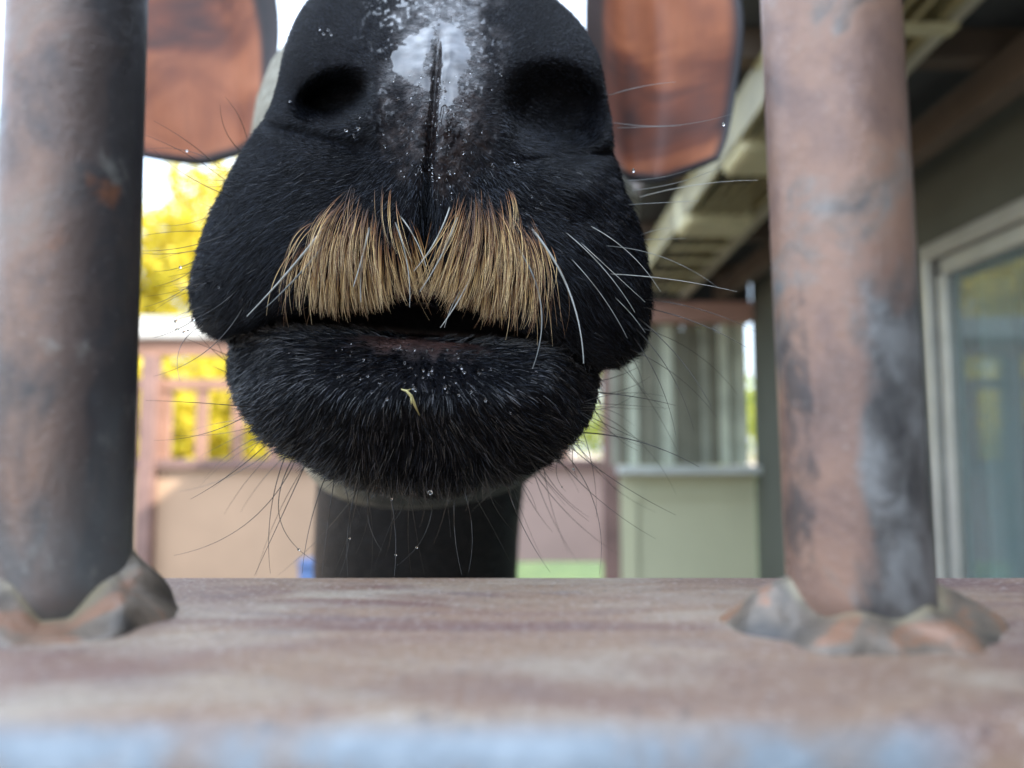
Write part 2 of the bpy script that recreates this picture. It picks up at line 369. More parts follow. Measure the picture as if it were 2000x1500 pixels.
# fixture under the eave
fx = tag(empty('shop_light', (.6, 2.3, CZ + .7)), 'yellowed long shop light with wire guard hanging under the barn eave', 'light fixture')
cream = mat('fixture_cream', (.19, .165, .075), .5, var=.35, scale=14)
cap_m = mat('fixture_cap', (.42, .39, .23), .45, var=.2, scale=12)
hz = CZ + .66
MB().beam((.545, .9, hz + .07), (.575, 3.15, hz + .07), .17, .02).build('housing', soffit_m, fx, bevel=.004)
MB().beam((.462, .9, hz + .02), (.492, 3.15, hz + .02), .016, .10).build('reflector', cream, fx, bevel=.003)
MB().beam((.635, .9, hz + .02), (.665, 3.15, hz + .02), .016, .10).build('reflector', cream, fx, bevel=.003)
for xx in (.50, .53, .56, .59): MB().tube([(xx, .9, hz - .03), (xx + .03, 3.15, hz - .03)], .004, 8).build('guard_wire', cream, fx, smooth=True)
for k, yb in enumerate((1.1, 2.35, 2.52, 2.72, 2.93)): MB().beam((.468 + .012 * yb, yb, hz - .035), (.648 + .012 * yb, yb, hz - .035), .03, .008).build('guard_band', cap_m, fx, bevel=.002)
for yb, hh in ((1.52, .12), (2.02, .13)): MB().box(.47, .66, yb, yb + .16, hz - .055, hz - .055 + hh).build('end_cap', cap_m, fx, bevel=.018, seg=3)
for yb in (1.3, 2.8): MB().tube([(.57, yb, hz + .08), (.57, yb, SZ - .012)], .004, 6).build('hanger', alu_m, fx)

# ------------------------------------------------------------------ yard fence behind
FY = 3.5
fr = mat('fence_rust', (.30, .165, .11), .7, var=.3, scale=6, bump=.2)
fr2 = mat('fence_brown', (.20, .12, .10), .7, var=.3, scale=6)
tanm = mat('panel_tan', (.43, .29, .19), .85, var=.12, scale=3, bump=.1)
pinkm = mat('panel_pink', (.46, .32, .265), .85, var=.15, scale=3, bump=.1)
capm = mat('fence_cap_grey', (.50, .49, .45), .6, var=.15, scale=6)
fence = tag(empty('yard_fence', (-1.2, FY, 0)), 'rusty picket fence with grey cap and tan lower panel behind the animal', 'fence')
MB().box(-5, .40, FY - .06, FY + .08, CZ + .50, CZ + .60).build('cap_board', capm, fence, bevel=.006)
MB().box(-5, .40, FY - .03, FY + .03, CZ + .425, CZ + .497).build('top_rail', fr, fence)
MB().box(-5, .40, FY - .02, FY + .02, CZ + .27, CZ + .32).build('middle_rail', fr, fence)
MB().box(-5, .40, FY - .05, FY + .06, CZ - .085, CZ - .045).build('bottom_rail', fr2, fence)
MB().box(-5, -.12, FY - .02, FY + .03, .05, CZ - .087).build('lower_panel', tanm, fence)
MB().box(-.118, .408, FY - .02, FY + .03, CZ - .50, CZ - .087).build('lower_panel', pinkm, fence)
x = -4.9
while x < .38:
    MB().box(x, x + .05, FY - .012, FY + .012, CZ - .043, CZ + .268).build('picket', fr, fence); x += .165
for xx in (-4.95, -3.3, -1.66, -.12, .41):
    MB().box(xx, xx + .065, FY - .075, FY - .01 if xx < .3 else FY + .03, 0, CZ + .42).build('post', fr2, fence, bevel=.004)
# blue tub on the ground in front of the fence
tub = tag(empty('blue_tub', (-.84, 3.0, 0)), 'blue plastic feed tub standing before the tan fence panel', 'tub')
blu = mat('tub_blue', (.06, .12, .26), .5, var=.1)
t = MB(); c0 = Vector((-.70, 3.0, 0))
MB().tube([c0, c0 + Vector((0, 0, .95)), c0 + Vector((0, 0, 1.06))], [.08, .11, .115], 28).build('body', blu, tub, smooth=True)
MB().tube([c0 + Vector((0, 0, 1.061)), c0 + Vector((0, 0, 1.075))], [.12, .12], 28).build('rim', blu, tub)

# ------------------------------------------------------------------ trees
bark = mat('bark', (.12, .09, .06), .9, var=.4, scale=12, bump=.6, bdist=.02)
def leafmat(name, a, b, c):
    m = NT(name); rnd = m.n('ShaderNodeObjectInfo')
    v = m.noise(1.7, 3); v2 = m.noise(23, 2)
    col = m.mix(m.ramp(v, [(.38, 0.), (.62, 1.)]), a, b); col = m.mix(m.ramp(v2, [(.45, 0.), (.7, .8)]), col, c)
    m.P(Base_Color=col, Roughness=.6)
    tr = m.n('ShaderNodeBsdfTranslucent', i_Color=col); mx = m.n('ShaderNodeMixShader', i_0=.45)
    m.t.links.new(m.b.outputs[0], mx.inputs[1]); m.t.links.new(tr.outputs[0], mx.inputs[2]); m.t.links.new(mx.outputs[0], m.out.inputs[0])
    return m.m
yel = leafmat('leaf_yellow', (.52, .42, .03), (.66, .50, .04), (.36, .38, .03))
gry = leafmat('leaf_yellow_green', (.28, .33, .03), (.46, .42, .03), (.10, .20, .02))
grn = leafmat('leaf_green', (.05, .13, .02), (.10, .19, .03), (.16, .22, .03))
def tree(name, x, y, h, rad, lm, label, low=.25, leaves=26000, size=.07, cat='tree', group=None):
    rg = np.random.default_rng(int(abs(x * 131 + y * 17)) + 5)
    t = tag(empty(name, (x, y, 0)), label, cat, group)
    tb = MB(); tb.tube([(x, y, -.05), (x + .1, y, h * .25), (x - .05, y + .1, h * .55), (x, y, h * .85)], [h * .03, h * .024, h * .015, h * .004], 10)
    cl = []
    for k in range(15):
        a = rg.uniform(0, 6.28); z0 = h * rg.uniform(low * .8, .7); rr = rad * rg.uniform(.5, .95); z1 = z0 + h * rg.uniform(.05, .25)
        e = Vector((x + rr * math.cos(a), y + rr * math.sin(a), z1))
        tb.tube([(x, y, z0), (x + rr * .5 * math.cos(a), y + rr * .5 * math.sin(a), z0 + (z1 - z0) * .6), e], [h * .011, h * .006, h * .002], 6)
    tb.build('trunk', bark, t, smooth=True)
    nc = 90
    u = rg.normal(size=(nc, 3)); u /= np.linalg.norm(u, axis=1)[:, None]; u *= (rg.uniform(.35, 1, nc) ** .6)[:, None]
    cc = u * np.array([rad, rad, h * (1 - low) / 2]) + np.array([0, 0, h * (1 + low) / 2])
    cr = rad * rg.uniform(.16, .34, nc)
    ci = rg.integers(0, nc, leaves); d = rg.normal(size=(leaves, 3)); d /= np.linalg.norm(d, axis=1)[:, None]
    P = cc[ci] + d * (cr[ci] * rg.uniform(.3, 1.1, leaves))[:, None]
    P[:, 2] = np.maximum(P[:, 2], .1)
    a1 = rg.normal(size=(leaves, 3)); a1 /= np.linalg.norm(a1, axis=1)[:, None]
    a2 = np.cross(a1, rg.normal(size=(leaves, 3))); a2 /= np.linalg.norm(a2, axis=1)[:, None]
    s_ = (size * rg.uniform(.6, 1.3, leaves))[:, None]
    V = np.stack([P - a1 * s_, P - a2 * s_ * .5, P + a1 * s_, P + a2 * s_ * .5], 1).reshape(-1, 3)
    mesh_obj('crown', V, np.arange(leaves * 4).reshape(-1, 4), lm, t, smooth=False)
G = 'autumn trees beyond the yard fence'
tree('maple_tree', -4.4, 12.0, 5.7, 2.2, yel, 'bright yellow autumn tree seen left of the muzzle above the fence', .12, group=G)
tree('maple_tree', -7.4, 9.5, 6.0, 1.9, gry, 'yellow and green tree at the far left edge behind the left bar', .1, group=G)
tree('maple_tree', -1.2, 15.0, 5.0, 2.2, yel, 'yellow tree standing directly behind the animal', .1, group=G)
tree('maple_tree', 3.5, 17.0, 4.6, 2.2, gry, 'yellow green tree hidden behind the barn', .12, leaves=12000, group=G)
G2 = 'bushes along the fence'
tree('bush', -3.1, 6.9, 2.6, 1.2, yel, 'yellow bush showing between the fence pickets on the left', .0, 16000, .05, 'bush', G2)
tree('bush', -5.2, 6.6, 2.4, 1.1, grn, 'dark green bush low at the left edge behind the left bar', .0, 12000, .05, 'bush', G2)
tree('bush', -1.0, 7.4, 2.3, 1.1, gry, 'yellow green bush behind the fence and the animal', .0, 10000, .05, 'bush', G2)
FUR_N = 170000
# ================================================================== OKAPI
CXP, CYP = 830.0, 500.0
sil = [(600, 0), (572, 50), (555, 100), (546, 150), (532, 205), (512, 240), (478, 292), (440, 362), (404, 440), (384, 505), (373, 570), (382, 618),
       (402, 646), (436, 655), (456, 668), (450, 700), (452, 745), (472, 800), (520, 856), (600, 897), (640, 922), (700, 944), (780, 957), (850, 960), (920, 953), (1000, 928), (1070, 893),
       (1128, 840), (1160, 785), (1168, 740), (1166, 716), (1200, 711), (1236, 698), (1260, 662), (1268, 600), (1264, 520), (1244, 432), (1216, 368), (1196, 300), (1186, 200), (1168, 110),
       (1130, 40), (1085, -2), (1000, -60), (850, -90), (700, -62)]
st = np.array([math.atan2(y - CYP, x - CXP) for x, y in sil]); sr = np.array([math.hypot(x - CXP, y - CYP) for x, y in sil])
o_ = np.argsort(st); st, sr = st[o_], sr[o_]
NTH, NS = 900, 340
th = np.linspace(-math.pi, math.pi, NTH, endpoint=False)
rr = np.interp(th, np.r_[st - 2 * math.pi, st, st + 2 * math.pi], np.r_[sr, sr, sr])
ker = np.exp(-(np.arange(-9, 10) / 3.6) ** 2); ker /= ker.sum()
rr = np.convolve(np.r_[rr[-9:], rr, rr[:9]], ker, 'valid')
ss = np.sin(np.linspace(0.0008, 1, NS) * math.pi / 2)
SG, TG = np.meshgrid(ss, th, indexing='ij')
PX = CXP + SG * rr[None, :] * np.cos(TG); PY = CYP + SG * rr[None, :] * np.sin(TG)
def G2D(cx, cy, sx, sy, rot=0.0, p=2.0):
    c_, s_ = math.cos(rot), math.sin(rot); a = ((PXc - cx) * c_ + (PYc - cy) * s_) / sx; b = (-(PXc - cx) * s_ + (PYc - cy) * c_) / sy
    return np.exp(-(a * a + b * b) ** (p / 2))
def pnoise(x, y, scale, seed):
    g = np.random.default_rng(seed).uniform(-1, 1, (256, 256)); u = x / scale + 40; v = y / scale + 40
    i = np.floor(u).astype(int); j = np.floor(v).astype(int); fu = u - i; fv = v - j; fu = fu * fu * (3 - 2 * fu); fv = fv * fv * (3 - 2 * fv)
    q = lambda a, b: g[a % 256, b % 256]
    return (q(i, j) * (1 - fu) + q(i + 1, j) * fu) * (1 - fv) + (q(i, j + 1) * (1 - fu) + q(i + 1, j + 1) * fu) * fv
upx = [300, 440, 480, 560, 640, 740, 840, 930, 1000, 1060, 1110, 1165, 1300]; upy = [668, 655, 636, 606, 592, 584, 588, 602, 628, 650, 676, 708, 736]
lox = [300, 440, 480, 560, 700, 820, 950, 1050, 1110, 1165, 1300]; loy = [672, 664, 652, 645, 648, 660, 668, 676, 692, 716, 740]
def phil_x(py): return np.interp(py, [-60, 60, 200, 320, 440, 600], [862, 858, 848, 838, 832, 828])
def depth(px, py, s, th_):
    """distance from the viewpoint plane of the muzzle surface along each line of sight"""
    global PXc, PYc
    PXc, PYc = px, py
    ys = .243 + .020 * sstep(-py, -250, 60) - .010 * sstep(py, 640, 800)      # silhouette depth
    D = .036 + .004 * sstep(py, 600, 760) + .010 * sstep(-py, -300, 0)
    y = ys - D * np.maximum(1 - s ** 2.5, 0) ** (1 / 2.1)
    # large forms (metres; negative comes forward)
    y += -.0065 * G2D(560, 500, 120, 130) - .0065 * G2D(1100, 540, 115, 140)       # side lobes of the upper lip
    y += -.0050 * G2D(700, 450, 90, 80) - .0055 * G2D(960, 460, 95, 90)            # pads that carry the pale bristles
    y += .0050 * G2D(835, 520, 50, 80)                                              # notch between them
    y += -.0040 * G2D(610, 110, 70, 70) - .0040 * G2D(1105, 120, 75, 90)            # nostril wings
    y += -.0085 * G2D(862, 320, 105, 190)
    y += .0050 * G2D(520, 300, 90, 40, .5) + .0040 * G2D(1190, 330, 60, 40)         # fold under the nostril wings
    y += .0150 * sstep(-py, -340, 90) ** 1.3                                       # nose rolls away at the top
    y += -.0070 * G2D(810, 780, 260, 80) + .0045 * G2D(820, 850, 60, 50)            # chin
    # nostrils
    nl = G2D(655, 190, 68, 45, -.35, 5.0) ; y += .023 * nl + .008 * G2D(600, 190, 75, 60, -.2)
    nr_ = G2D(1082, 212, 94, 78, .25, 4.2); y += .024 * nr_ + .006 * G2D(1130, 230, 80, 70)
    y += .0065 * G2D(596, 262, 110, 13, .22) - .0045 * G2D(590, 320, 115, 42, .25) + .0060 * G2D(1120, 305, 90, 15, -.10) - .0045 * G2D(1125, 362, 90, 42)
    y += -.0030 * G2D(735, 190, 18, 60) - .003 * G2D(985, 220, 18, 70)
    # philtrum
    q = (px - phil_x(py)); on = sstep(py, 50, 110) * (1 - sstep(py, 520, 580))
    y += on * (.0042 * np.exp(-(q / 6.5) ** 2) - .0010 * np.exp(-((np.abs(q) - 24) / 14) ** 2)) + on * .0035 * sstep(py, 300, 450) * np.exp(-(q / 22) ** 2)
    # mouth
    yu = np.interp(px, upx, upy); yl = np.interp(px, lox, loy); gap = yl - yu
    dep = .006 + .022 * sstep(gap, 6, 44)
    inside = sstep(py, yu - 5, yu + 7) * (1 - sstep(py, yl - 6, yl + 6))
    y += dep * inside
    y += (.0075 * np.exp(-np.maximum(yu - py, 0) / 22) * (py <= yu) + .0075 * (py > yu) * (1 - sstep(py, yl, yl + 1)) + .0085 * np.exp(-np.maximum(py - yl, 0) / 26) * (py > yl) * sstep(py, yl, yl + 2)) 
    side = sstep(np.abs(px - 810), 250, 330) * sstep(py, yl - 3, yl + 8) * (1 - sstep(py, yl + 60, yl + 150)); y += .010 * side   # chin sits behind the lip corners
    # skin irregularities
    y += .0006 * pnoise(px, py, 42, 1) + .0003 * pnoise(px, py, 17, 2)
    bare = bare_mask(px, py)
    y += bare * (1 - wet_mask(px, py)) * (.00022 * pnoise(px, py, 9, 3) + .00012 * pnoise(px, py, 4, 4))
    return y
def bare_mask(px, py):
    q = px - 862; half = np.interp(py, [-90, 0, 80, 160, 260, 350, 430], [70, 88, 98, 100, 96, 55, 0])
    return (1 - sstep(np.abs(q) + 30 * pnoise(px, py, 34, 9) + 14 * pnoise(px, py, 11, 10), half - 45, half + 45)) * (1 - sstep(py, 340, 420)) * sstep(py, -90, -40)
def lip_mask(px, py):
    yl = np.interp(px, lox, loy); yu = np.interp(px, upx, upy)
    a = sstep(py, yl - 20, yl) * (1 - sstep(py + 10 * pnoise(px, py, 18, 5), yl + 14, yl + 46)) * sstep(px, 640, 760) * (1 - sstep(px, 900, 1010))
    b = sstep(py, yu - 60, yu - 40) * (1 - sstep(py, yu + 2, yu + 14)) * sstep(px, 690, 760) * (1 - sstep(px, 960, 1040))
    return np.clip(a + b, 0, 1)
def wet_mask(px, py):
    n_ = pnoise(px, py, 26, 6); n2 = pnoise(px, py, 8, 7)
    wx = px + 9 * n_ + 5 * n2; wy = py + 6 * n2
    def patch(ys, xl, xr): return sstep(wx, np.interp(wy, ys, xl) - 2, np.interp(wy, ys, xl) + 2) * (1 - sstep(wx, np.interp(wy, ys, xr) - 2, np.interp(wy, ys, xr) + 2)) * (wy > ys[0]) * (wy < ys[-1])
    a = patch([52, 66, 110, 140, 160, 180], [846, 800, 764, 770, 798, 830], [850, 850, 826, 832, 836, 838])
    b = patch([46, 60, 110, 170, 210, 262], [846, 862, 858, 857, 856, 853], [880, 908, 914, 897, 882, 860])
    n3 = pnoise(px, py, 5.5, 8); reg = np.exp(-(((px - 845) / 130) ** 4)) * sstep(py, -90, -40) * (1 - sstep(py, 330, 420))
    c = sstep(n3 + .45 * n_, .62, .74) * reg
    d = sstep(n3 + .5 * n2, .22, .36) * (1 - sstep(py, 30, 90)) * np.exp(-(((px - 850) / 115) ** 4))
    return np.clip(a + b + c * .9 + d * .30, 0, 1)
YD = depth(PX, PY, SG, TG)
V1 = U(PX, PY, YD)                                        # (NS, NTH, 3)
# rings behind the silhouette, running back into the head
edge = V1[-1]; cen = edge.mean(0); back = []
HC = np.array([-.022, .36, CZ + .115])
for j in range(1, 17):
    t = j / 16; yb = edge[:, 1] + .13 * t ** 1.2
    k = 1 - .22 * t ** 1.3; c2 = cen + (HC - cen) * t
    p = c2 + (edge - cen) * k; p[:, 1] = yb
    p += np.array([(edge[:, 0] - cen[0]) * .01 * math.sin(math.pi * t), np.zeros(NTH), (edge[:, 2] - cen[2]) * .01 * math.sin(math.pi * t)]).T
    back.append(p)
VV = np.concatenate([V1, np.array(back)], 0); NR = VV.shape[0]
apex = U(CXP, CYP, float(depth(np.array([CXP]), np.array([CYP]), np.array([0.0]), 0)[0]))
verts = VV.reshape(-1, 3)
ii, jj = np.meshgrid(np.arange(NR - 1), np.arange(NTH), indexing='ij'); j2 = (jj + 1) % NTH
quads = np.stack([ii * NTH + jj, ii * NTH + j2, (ii + 1) * NTH + j2, (ii + 1) * NTH + jj], -1).reshape(-1, 4)
def blendmasks(f, fill=0.0):
    a = f(PX, PY); b = np.full((NR - NS, NTH), fill); return np.concatenate([a, b], 0).ravel()
at_bare, at_lip, at_wet = blendmasks(bare_mask), blendmasks(lip_mask), blendmasks(wet_mask)

# ---- head, neck, trunk and legs: one skinned skeleton
def skin_body():
    J = {}; E = []
    def j(n, p, r): J[n] = (p, r)
    j('pelvis', (.02, 2.05, .98), (.25, .24)); j('loin', (.0, 1.75, .96), (.25, .24)); j('rib', (-.04, 1.45, .96), (.25, .25))
    j('chest', (-.07, 1.16, .96), (.18, .22)); j('nk1', (-.085, .98, 1.10), (.110, .14)); j('nk2', (-.099, .84, 1.26), (.115, .12)); j('nk3', (-.093, .74, 1.43), (.105, .10))
    j('poll', (-.06, .64, 1.63), (.095, .09)); j('brow', (-.056, .54, 1.675), (.120, .095)); j('face', (-.057, .44, 1.682), (.132, .098)); j('snout', (-.030, .345, 1.640), (.085, .075))
    j('jaw', (-.055, .50, 1.52), (.085, .05)); j('jaw2', (-.044, .42, 1.492), (.076, .038)); j('jaw3', (-.030, .31, 1.540), (.048, .030))
    j('tail', (.02, 2.34, 1.04), (.03, .03)); j('tail2', (.02, 2.42, .8), (.02, .02)); j('tail3', (.02, 2.43, .6), (.03, .03))
    for s, nme in ((-1, 'l'), (1, 'r')):
        j('sh' + nme, (s * .13 - .03, 1.18, .86), (.10, .12)); j('el' + nme, (s * .14 - .03, 1.20, .68), (.065, .07)); j('kn' + nme, (s * .13 - .03, 1.15, .42), (.043, .045))
        j('fe' + nme, (s * .13 - .03, 1.17, .12), (.030, .032)); j('ho' + nme, (s * .13 - .03, 1.14, .03), (.040, .048))
        j('hip' + nme, (s * .14 + .02, 2.08, .88), (.13, .16)); j('st' + nme, (s * .15 + .02, 1.98, .70), (.08, .10)); j('hk' + nme, (s * .14 + .02, 2.20, .44), (.042, .045))
        j('hf' + nme, (s * .14 + .02, 2.14, .12), (.030, .032)); j('hh' + nme, (s * .14 + .02, 2.10, .03), (.040, .048))
        E.extend([('chest', 'sh' + nme), ('sh' + nme, 'el' + nme), ('el' + nme, 'kn' + nme), ('kn' + nme, 'fe' + nme), ('fe' + nme, 'ho' + nme),
                  ('pelvis', 'hip' + nme), ('hip' + nme, 'st' + nme), ('st' + nme, 'hk' + nme), ('hk' + nme, 'hf' + nme), ('hf' + nme, 'hh' + nme)])
    for s, nme in ((-1, 'a'), (1, 'b')):
        j('ea' + nme, (-.047 + s * .09, .58, 1.665), (.045, .04)); j('eb' + nme, (-.047 + s * .135, .535, 1.69), (.035, .03)); E.extend([('poll', 'ea' + nme), ('ea' + nme, 'eb' + nme)])
    E.extend([('pelvis', 'loin'), ('loin', 'rib'), ('rib', 'chest'), ('chest', 'nk1'), ('nk1', 'nk2'), ('nk2', 'nk3'), ('nk3', 'poll'), ('poll', 'brow'), ('brow', 'face'), ('face', 'snout'),
              ('brow', 'jaw'), ('jaw', 'jaw2'), ('jaw2', 'jaw3'), ('pelvis', 'tail'), ('tail', 'tail2'), ('tail2', 'tail3')])
    names = list(J); me = bpy.data.meshes.new('tmp'); me.from_pydata([J[n][0] for n in names], [(names.index(a), names.index(b)) for a, b in E], [])
    o = bpy.data.objects.new('tmp', me); COL.objects.link(o)
    md = o.modifiers.new('s', 'SKIN'); md.use_smooth_shade = True
    for i, n in enumerate(names):
        me.skin_vertices[0].data[i].radius = J[n][1]; me.skin_vertices[0].data[i].use_root = (n == 'pelvis')
    sb = o.modifiers.new('u', 'SUBSURF'); sb.levels = sb.render_levels = 3
    dg = bpy.context.evaluated_depsgraph_get(); ev = o.evaluated_get(dg); m2 = bpy.data.meshes.new_from_object(ev)
    V = np.empty(len(m2.vertices) * 3, np.float32); m2.vertices.foreach_get('co', V); F = [tuple(p.vertices) for p in m2.polygons]
    bpy.data.objects.remove(o); return V.reshape(-1, 3), F
bV, bF = skin_body()

# ---- ears: cupped leaves, opening towards the viewer
def ear(side):
    nu, nv = 60, 44; V = []; F = []; rim = []
    if side < 0: base, tip, wd_ = U(425, 300, .50), U(280, -360, .50), .070
    else: base, tip, wd_ = U(1268, 345, .50), U(1285, -330, .50), .0520
    base, tip = Vector(base), Vector(tip); ax = tip - base; L = ax.length; ax.normalize()
    fwd = Vector((side * .10, -1, .10)); sd_ = ax.cross(fwd).normalized(); fwd = sd_.cross(ax).normalized() 
    if fwd.y > 0: fwd = -fwd
    for layer in (0, 1):
        for i in range(nu):
            u = i / (nu - 1)
            hw = wd_ * (math.sin(math.pi * min(1, (u * .90 + .10)) ** .85)) ** .50 * (1.0 if u < .98 else .8)
            hw = max(hw, .004)
            cup = .048 * (1 - .5 * u)
            for k in range(nv):
                v = -1 + 2 * k / (nv - 1)
                wav = .0034 * math.sin(11 * u + 3 * v) * abs(v) + .0012 * math.sin(19 * u + side) * abs(v) ** 3
                ridg = .0016 * math.cos(v * 9 + u * 3) * (1 - v * v)
                d = cup * (v * v) - .010 * u * u + wav + ridg
                th_ = .0022 * (1 - .8 * v ** 4) * (1 if layer else 0)
                vin = v * (1 if side < 0 else -1)
                p = base + ax * (L * (u - .10 * (1 - abs(v)) * 0)) + sd_ * (hw * v) + fwd * (d - th_ - .012)
                V.append(tuple(p)); rim.append(float(max(sstep(np.array(abs(v)), .86, .97), sstep(np.array(vin), .62, .74), sstep(np.array(u), .95, 1.), 1 - sstep(np.array(u), .015, .035))) if layer == 0 else 1.0)
    N = nu * nv
    for layer in (0, 1):
        for i in range(nu - 1):
            for k in range(nv - 1):
                q = (layer * N + i * nv + k, layer * N + i * nv + k + 1, layer * N + (i + 1) * nv + k + 1, layer * N + (i + 1) * nv + k)
                F.append(q if layer else q[::-1])
    for i in range(nu - 1):
        for k in (0, nv - 1): F.append((i * nv + k, (i + 1) * nv + k, N + (i + 1) * nv + k, N + i * nv + k))
    for k in range(nv - 1):
        for i in (0, nu - 1): F.append((i * nv + k, i * nv + k + 1, N + i * nv + k + 1, N + i * nv + k))
    return np.array(V), F, rim
eL, eR = ear(-1), ear(1)

# ---- materials
m = NT('muzzle_skin'); bare, lip, wet = m.attr('bare'), m.attr('lip'), m.attr('wet')
n1, n2, n3 = m.noise(900, 6), m.noise(350, 5), m.noise(120, 4)
c = m.mix(bare, (.006, .006, .0075), m.ramp(n2, [(.35, (.006, .005, .006)), (.52, (.020, .014, .013)), (.7, (.046, .033, .029))]))
c = m.mix(m.math('MULTIPLY', lip, .9), c, m.ramp(n3, [(.35, (.028, .015, .013)), (.65, (.070, .036, .030))]))
rg_ = m.mix(bare, m.mix(lip, .9, .22), m.ramp(n2, [(.40, .42), (.62, .22)])); rg_ = m.mix(wet, rg_, .045)
spec = m.mix(bare, m.mix(lip, .08, .8), m.ramp(n3, [(.4, .05), (.64, .26)]))
m.P(Base_Color=c, Roughness=rg_, Specular_IOR_Level=spec, Coat_Weight=m.math('MULTIPLY', wet, .42), Coat_Roughness=.03, Coat_IOR=1.5)
m.P(Normal=m.n('ShaderNodeBump', i_Height=m.math('ADD', n1, n2), i_Strength=m.math('SUBTRACT', .75, m.math('MULTIPLY', wet, .72)), i_Distance=.0009).outputs[0])
skin_m = m.m
m = NT('coat_fur'); gs = m.n('ShaderNodeNewGeometry'); sp = m.n('ShaderNodeSeparateXYZ', i_Vector=gs.outputs['Position'])
# parts of the coat: dark neck, pale cheeks and jaw, red-brown trunk, banded legs
nz = m.noise(6, 5); nf = m.noise(140, 6, m.mapped((1, .3, 1)))
brown = m.ramp(nf, [(.3, (.002, .002, .003)), (.7, (.008, .007, .007))])
pale = m.ramp(nf, [(.3, (.20, .19, .14)), (.7, (.34, .32, .25))])
y_, z_ = sp.outputs[1], sp.outputs[2]
jawf = m.math('LESS_THAN', m.math('ADD', y_, m.math('MULTIPLY', nz, .03)), .600)
jawf = m.math('MULTIPLY', jawf, m.math('GREATER_THAN', y_, .335))
jawf = m.math('MULTIPLY', jawf, m.math('LESS_THAN', m.math('ADD', z_, m.math('MULTIPLY', nz, .03)), 1.752))
band = m.math('GREATER_THAN', m.math('SINE', m.math('ADD', m.math('MULTIPLY', z_, 62), m.math('MULTIPLY', nz, 9))), .25)
legf = m.math('MULTIPLY', m.math('LESS_THAN', z_, .98), band)
legf = m.math('MULTIPLY', legf, m.math('GREATER_THAN', z_, .06))
c = m.mix(m.math('MAXIMUM', jawf, legf), brown, pale)
thr = m.n('ShaderNodeMapRange', i_Value=m.math('ADD', m.math('ABSOLUTE', m.math('ADD', sp.outputs[0], .028)), m.math('MULTIPLY', nz, .03)), i_From_Min=.085, i_From_Max=.055).outputs[0]
thr = m.math('MULTIPLY', m.math('MULTIPLY', thr, jawf), m.n('ShaderNodeMapRange', i_Value=m.math('ADD', z_, m.math('MULTIPLY', nz, .012)), i_From_Min=1.464, i_From_Max=1.478).outputs[0]); thr = m.math('MULTIPLY', thr, m.math('LESS_THAN', z_, 1.56))
c = m.mix(thr, c, (.018, .023, .022))
m.P(Base_Color=c, Roughness=.55, Specular_IOR_Level=.25); m.bump(nf, .9, .004)
coat_m = m.m
m = NT('ear_skin'); rim_ = m.attr('rim')
w1 = m.noise(16, 3, m.mapped((.5, 1, 1.1), (0, .3, 0)), .5, .8); w2 = m.noise(260, 4, m.mapped((1, 1, .2)))
c = m.ramp(w1, [(.32, (.05, .018, .014)), (.43, (.19, .052, .022)), (.56, (.40, .130, .052)), (.72, (.54, .21, .10))])
c = m.mix(m.ramp(w2, [(.4, 0.), (.7, .15)]), c, (.09, .04, .03))
c = m.mix(rim_, c, (.012, .014, .018))
m.P(Base_Color=c, Roughness=.55, Sheen_Weight=.15, Subsurface_Weight=0.0); m.bump(w1, .4, .002)
ear_m = m.m

# ---- assemble the one continuous body mesh
root = np.array([-.03, 1.4, 0.0])
allV = [verts, apex[None] if apex.ndim == 1 else apex]; faces = [tuple(q) for q in quads.tolist()]
ap = len(verts); faces += [(ap, (k + 1) % NTH, k) for k in range(NTH)]
mi = [0] * len(faces); bare_a = [at_bare, np.zeros(1)]; lip_a = [at_lip, np.zeros(1)]; wet_a = [at_wet, np.zeros(1)]; rim_a = [np.zeros(len(verts) + 1)]
cnt = len(verts) + 1
for (v_, f_, k_, r_) in ((bV, bF, 1, None), (eL[0], eL[1], 2, eL[2]), (eR[0], eR[1], 2, eR[2])):
    allV.append(v_); faces += [tuple(a + cnt for a in f) for f in f_]; mi += [k_] * len(f_)
    z = np.zeros(len(v_)); bare_a.append(z); lip_a.append(z); wet_a.append(z); rim_a.append(np.array(r_) if r_ is not None else z); cnt += len(v_)
AV = np.concatenate(allV) - root
okapi = mesh_obj('okapi', AV, faces, [skin_m, coat_m, ear_m], None, True, tuple(root), mi,
                 {'bare': np.concatenate(bare_a), 'lip': np.concatenate(lip_a), 'wet': np.concatenate(wet_a), 'rim': np.concatenate(rim_a)})
tag(okapi, 'black furry okapi muzzle with pale bristles on the lip, poking between the rusty bars', 'okapi')

# ---- fur
def bristle_mat(name):
    m = NT(name); t = m.n('ShaderNodeAttribute', attribute_name='tint').outputs['Fac']; u = m.n('ShaderNodeHairInfo').outputs['Intercept']
    a = m.ramp(u, [(.02, (.02, .012, .008)), (.24, (.36, .15, .05)), (.5, (.88, .60, .26)), (.85, (.86, .66, .36)), (1., (.60, .46, .27))])
    b = m.ramp(u, [(.05, (.015, .010, .008)), (.40, (.085, .034, .014)), (1., (.17, .075, .030))])
    m.P(Base_Color=m.mix(t, b, a), Roughness=.36, Specular_IOR_Level=.4)
    return m.m
def hair_mat(name, c0, c1, rough=.3, spec=.5, coat=0):
    m = NT(name); t = m.n('ShaderNodeAttribute', attribute_name='tint').outputs['Fac']
    m.P(Base_Color=m.mix(t, c0, c1), Roughness=rough, Specular_IOR_Level=spec)
    return m.m
fur_m = hair_mat('fur_black', (.0012, .0014, .0024), (.042, .050, .068), .24, .20)  # second colour paints a blue-grey sheen into the lighter hairs
guard_m = hair_mat('guard_hair_black', (.0015, .0017, .0025), (.045, .045, .055), .16, .9)
tan_m = bristle_mat('bristle_tan')
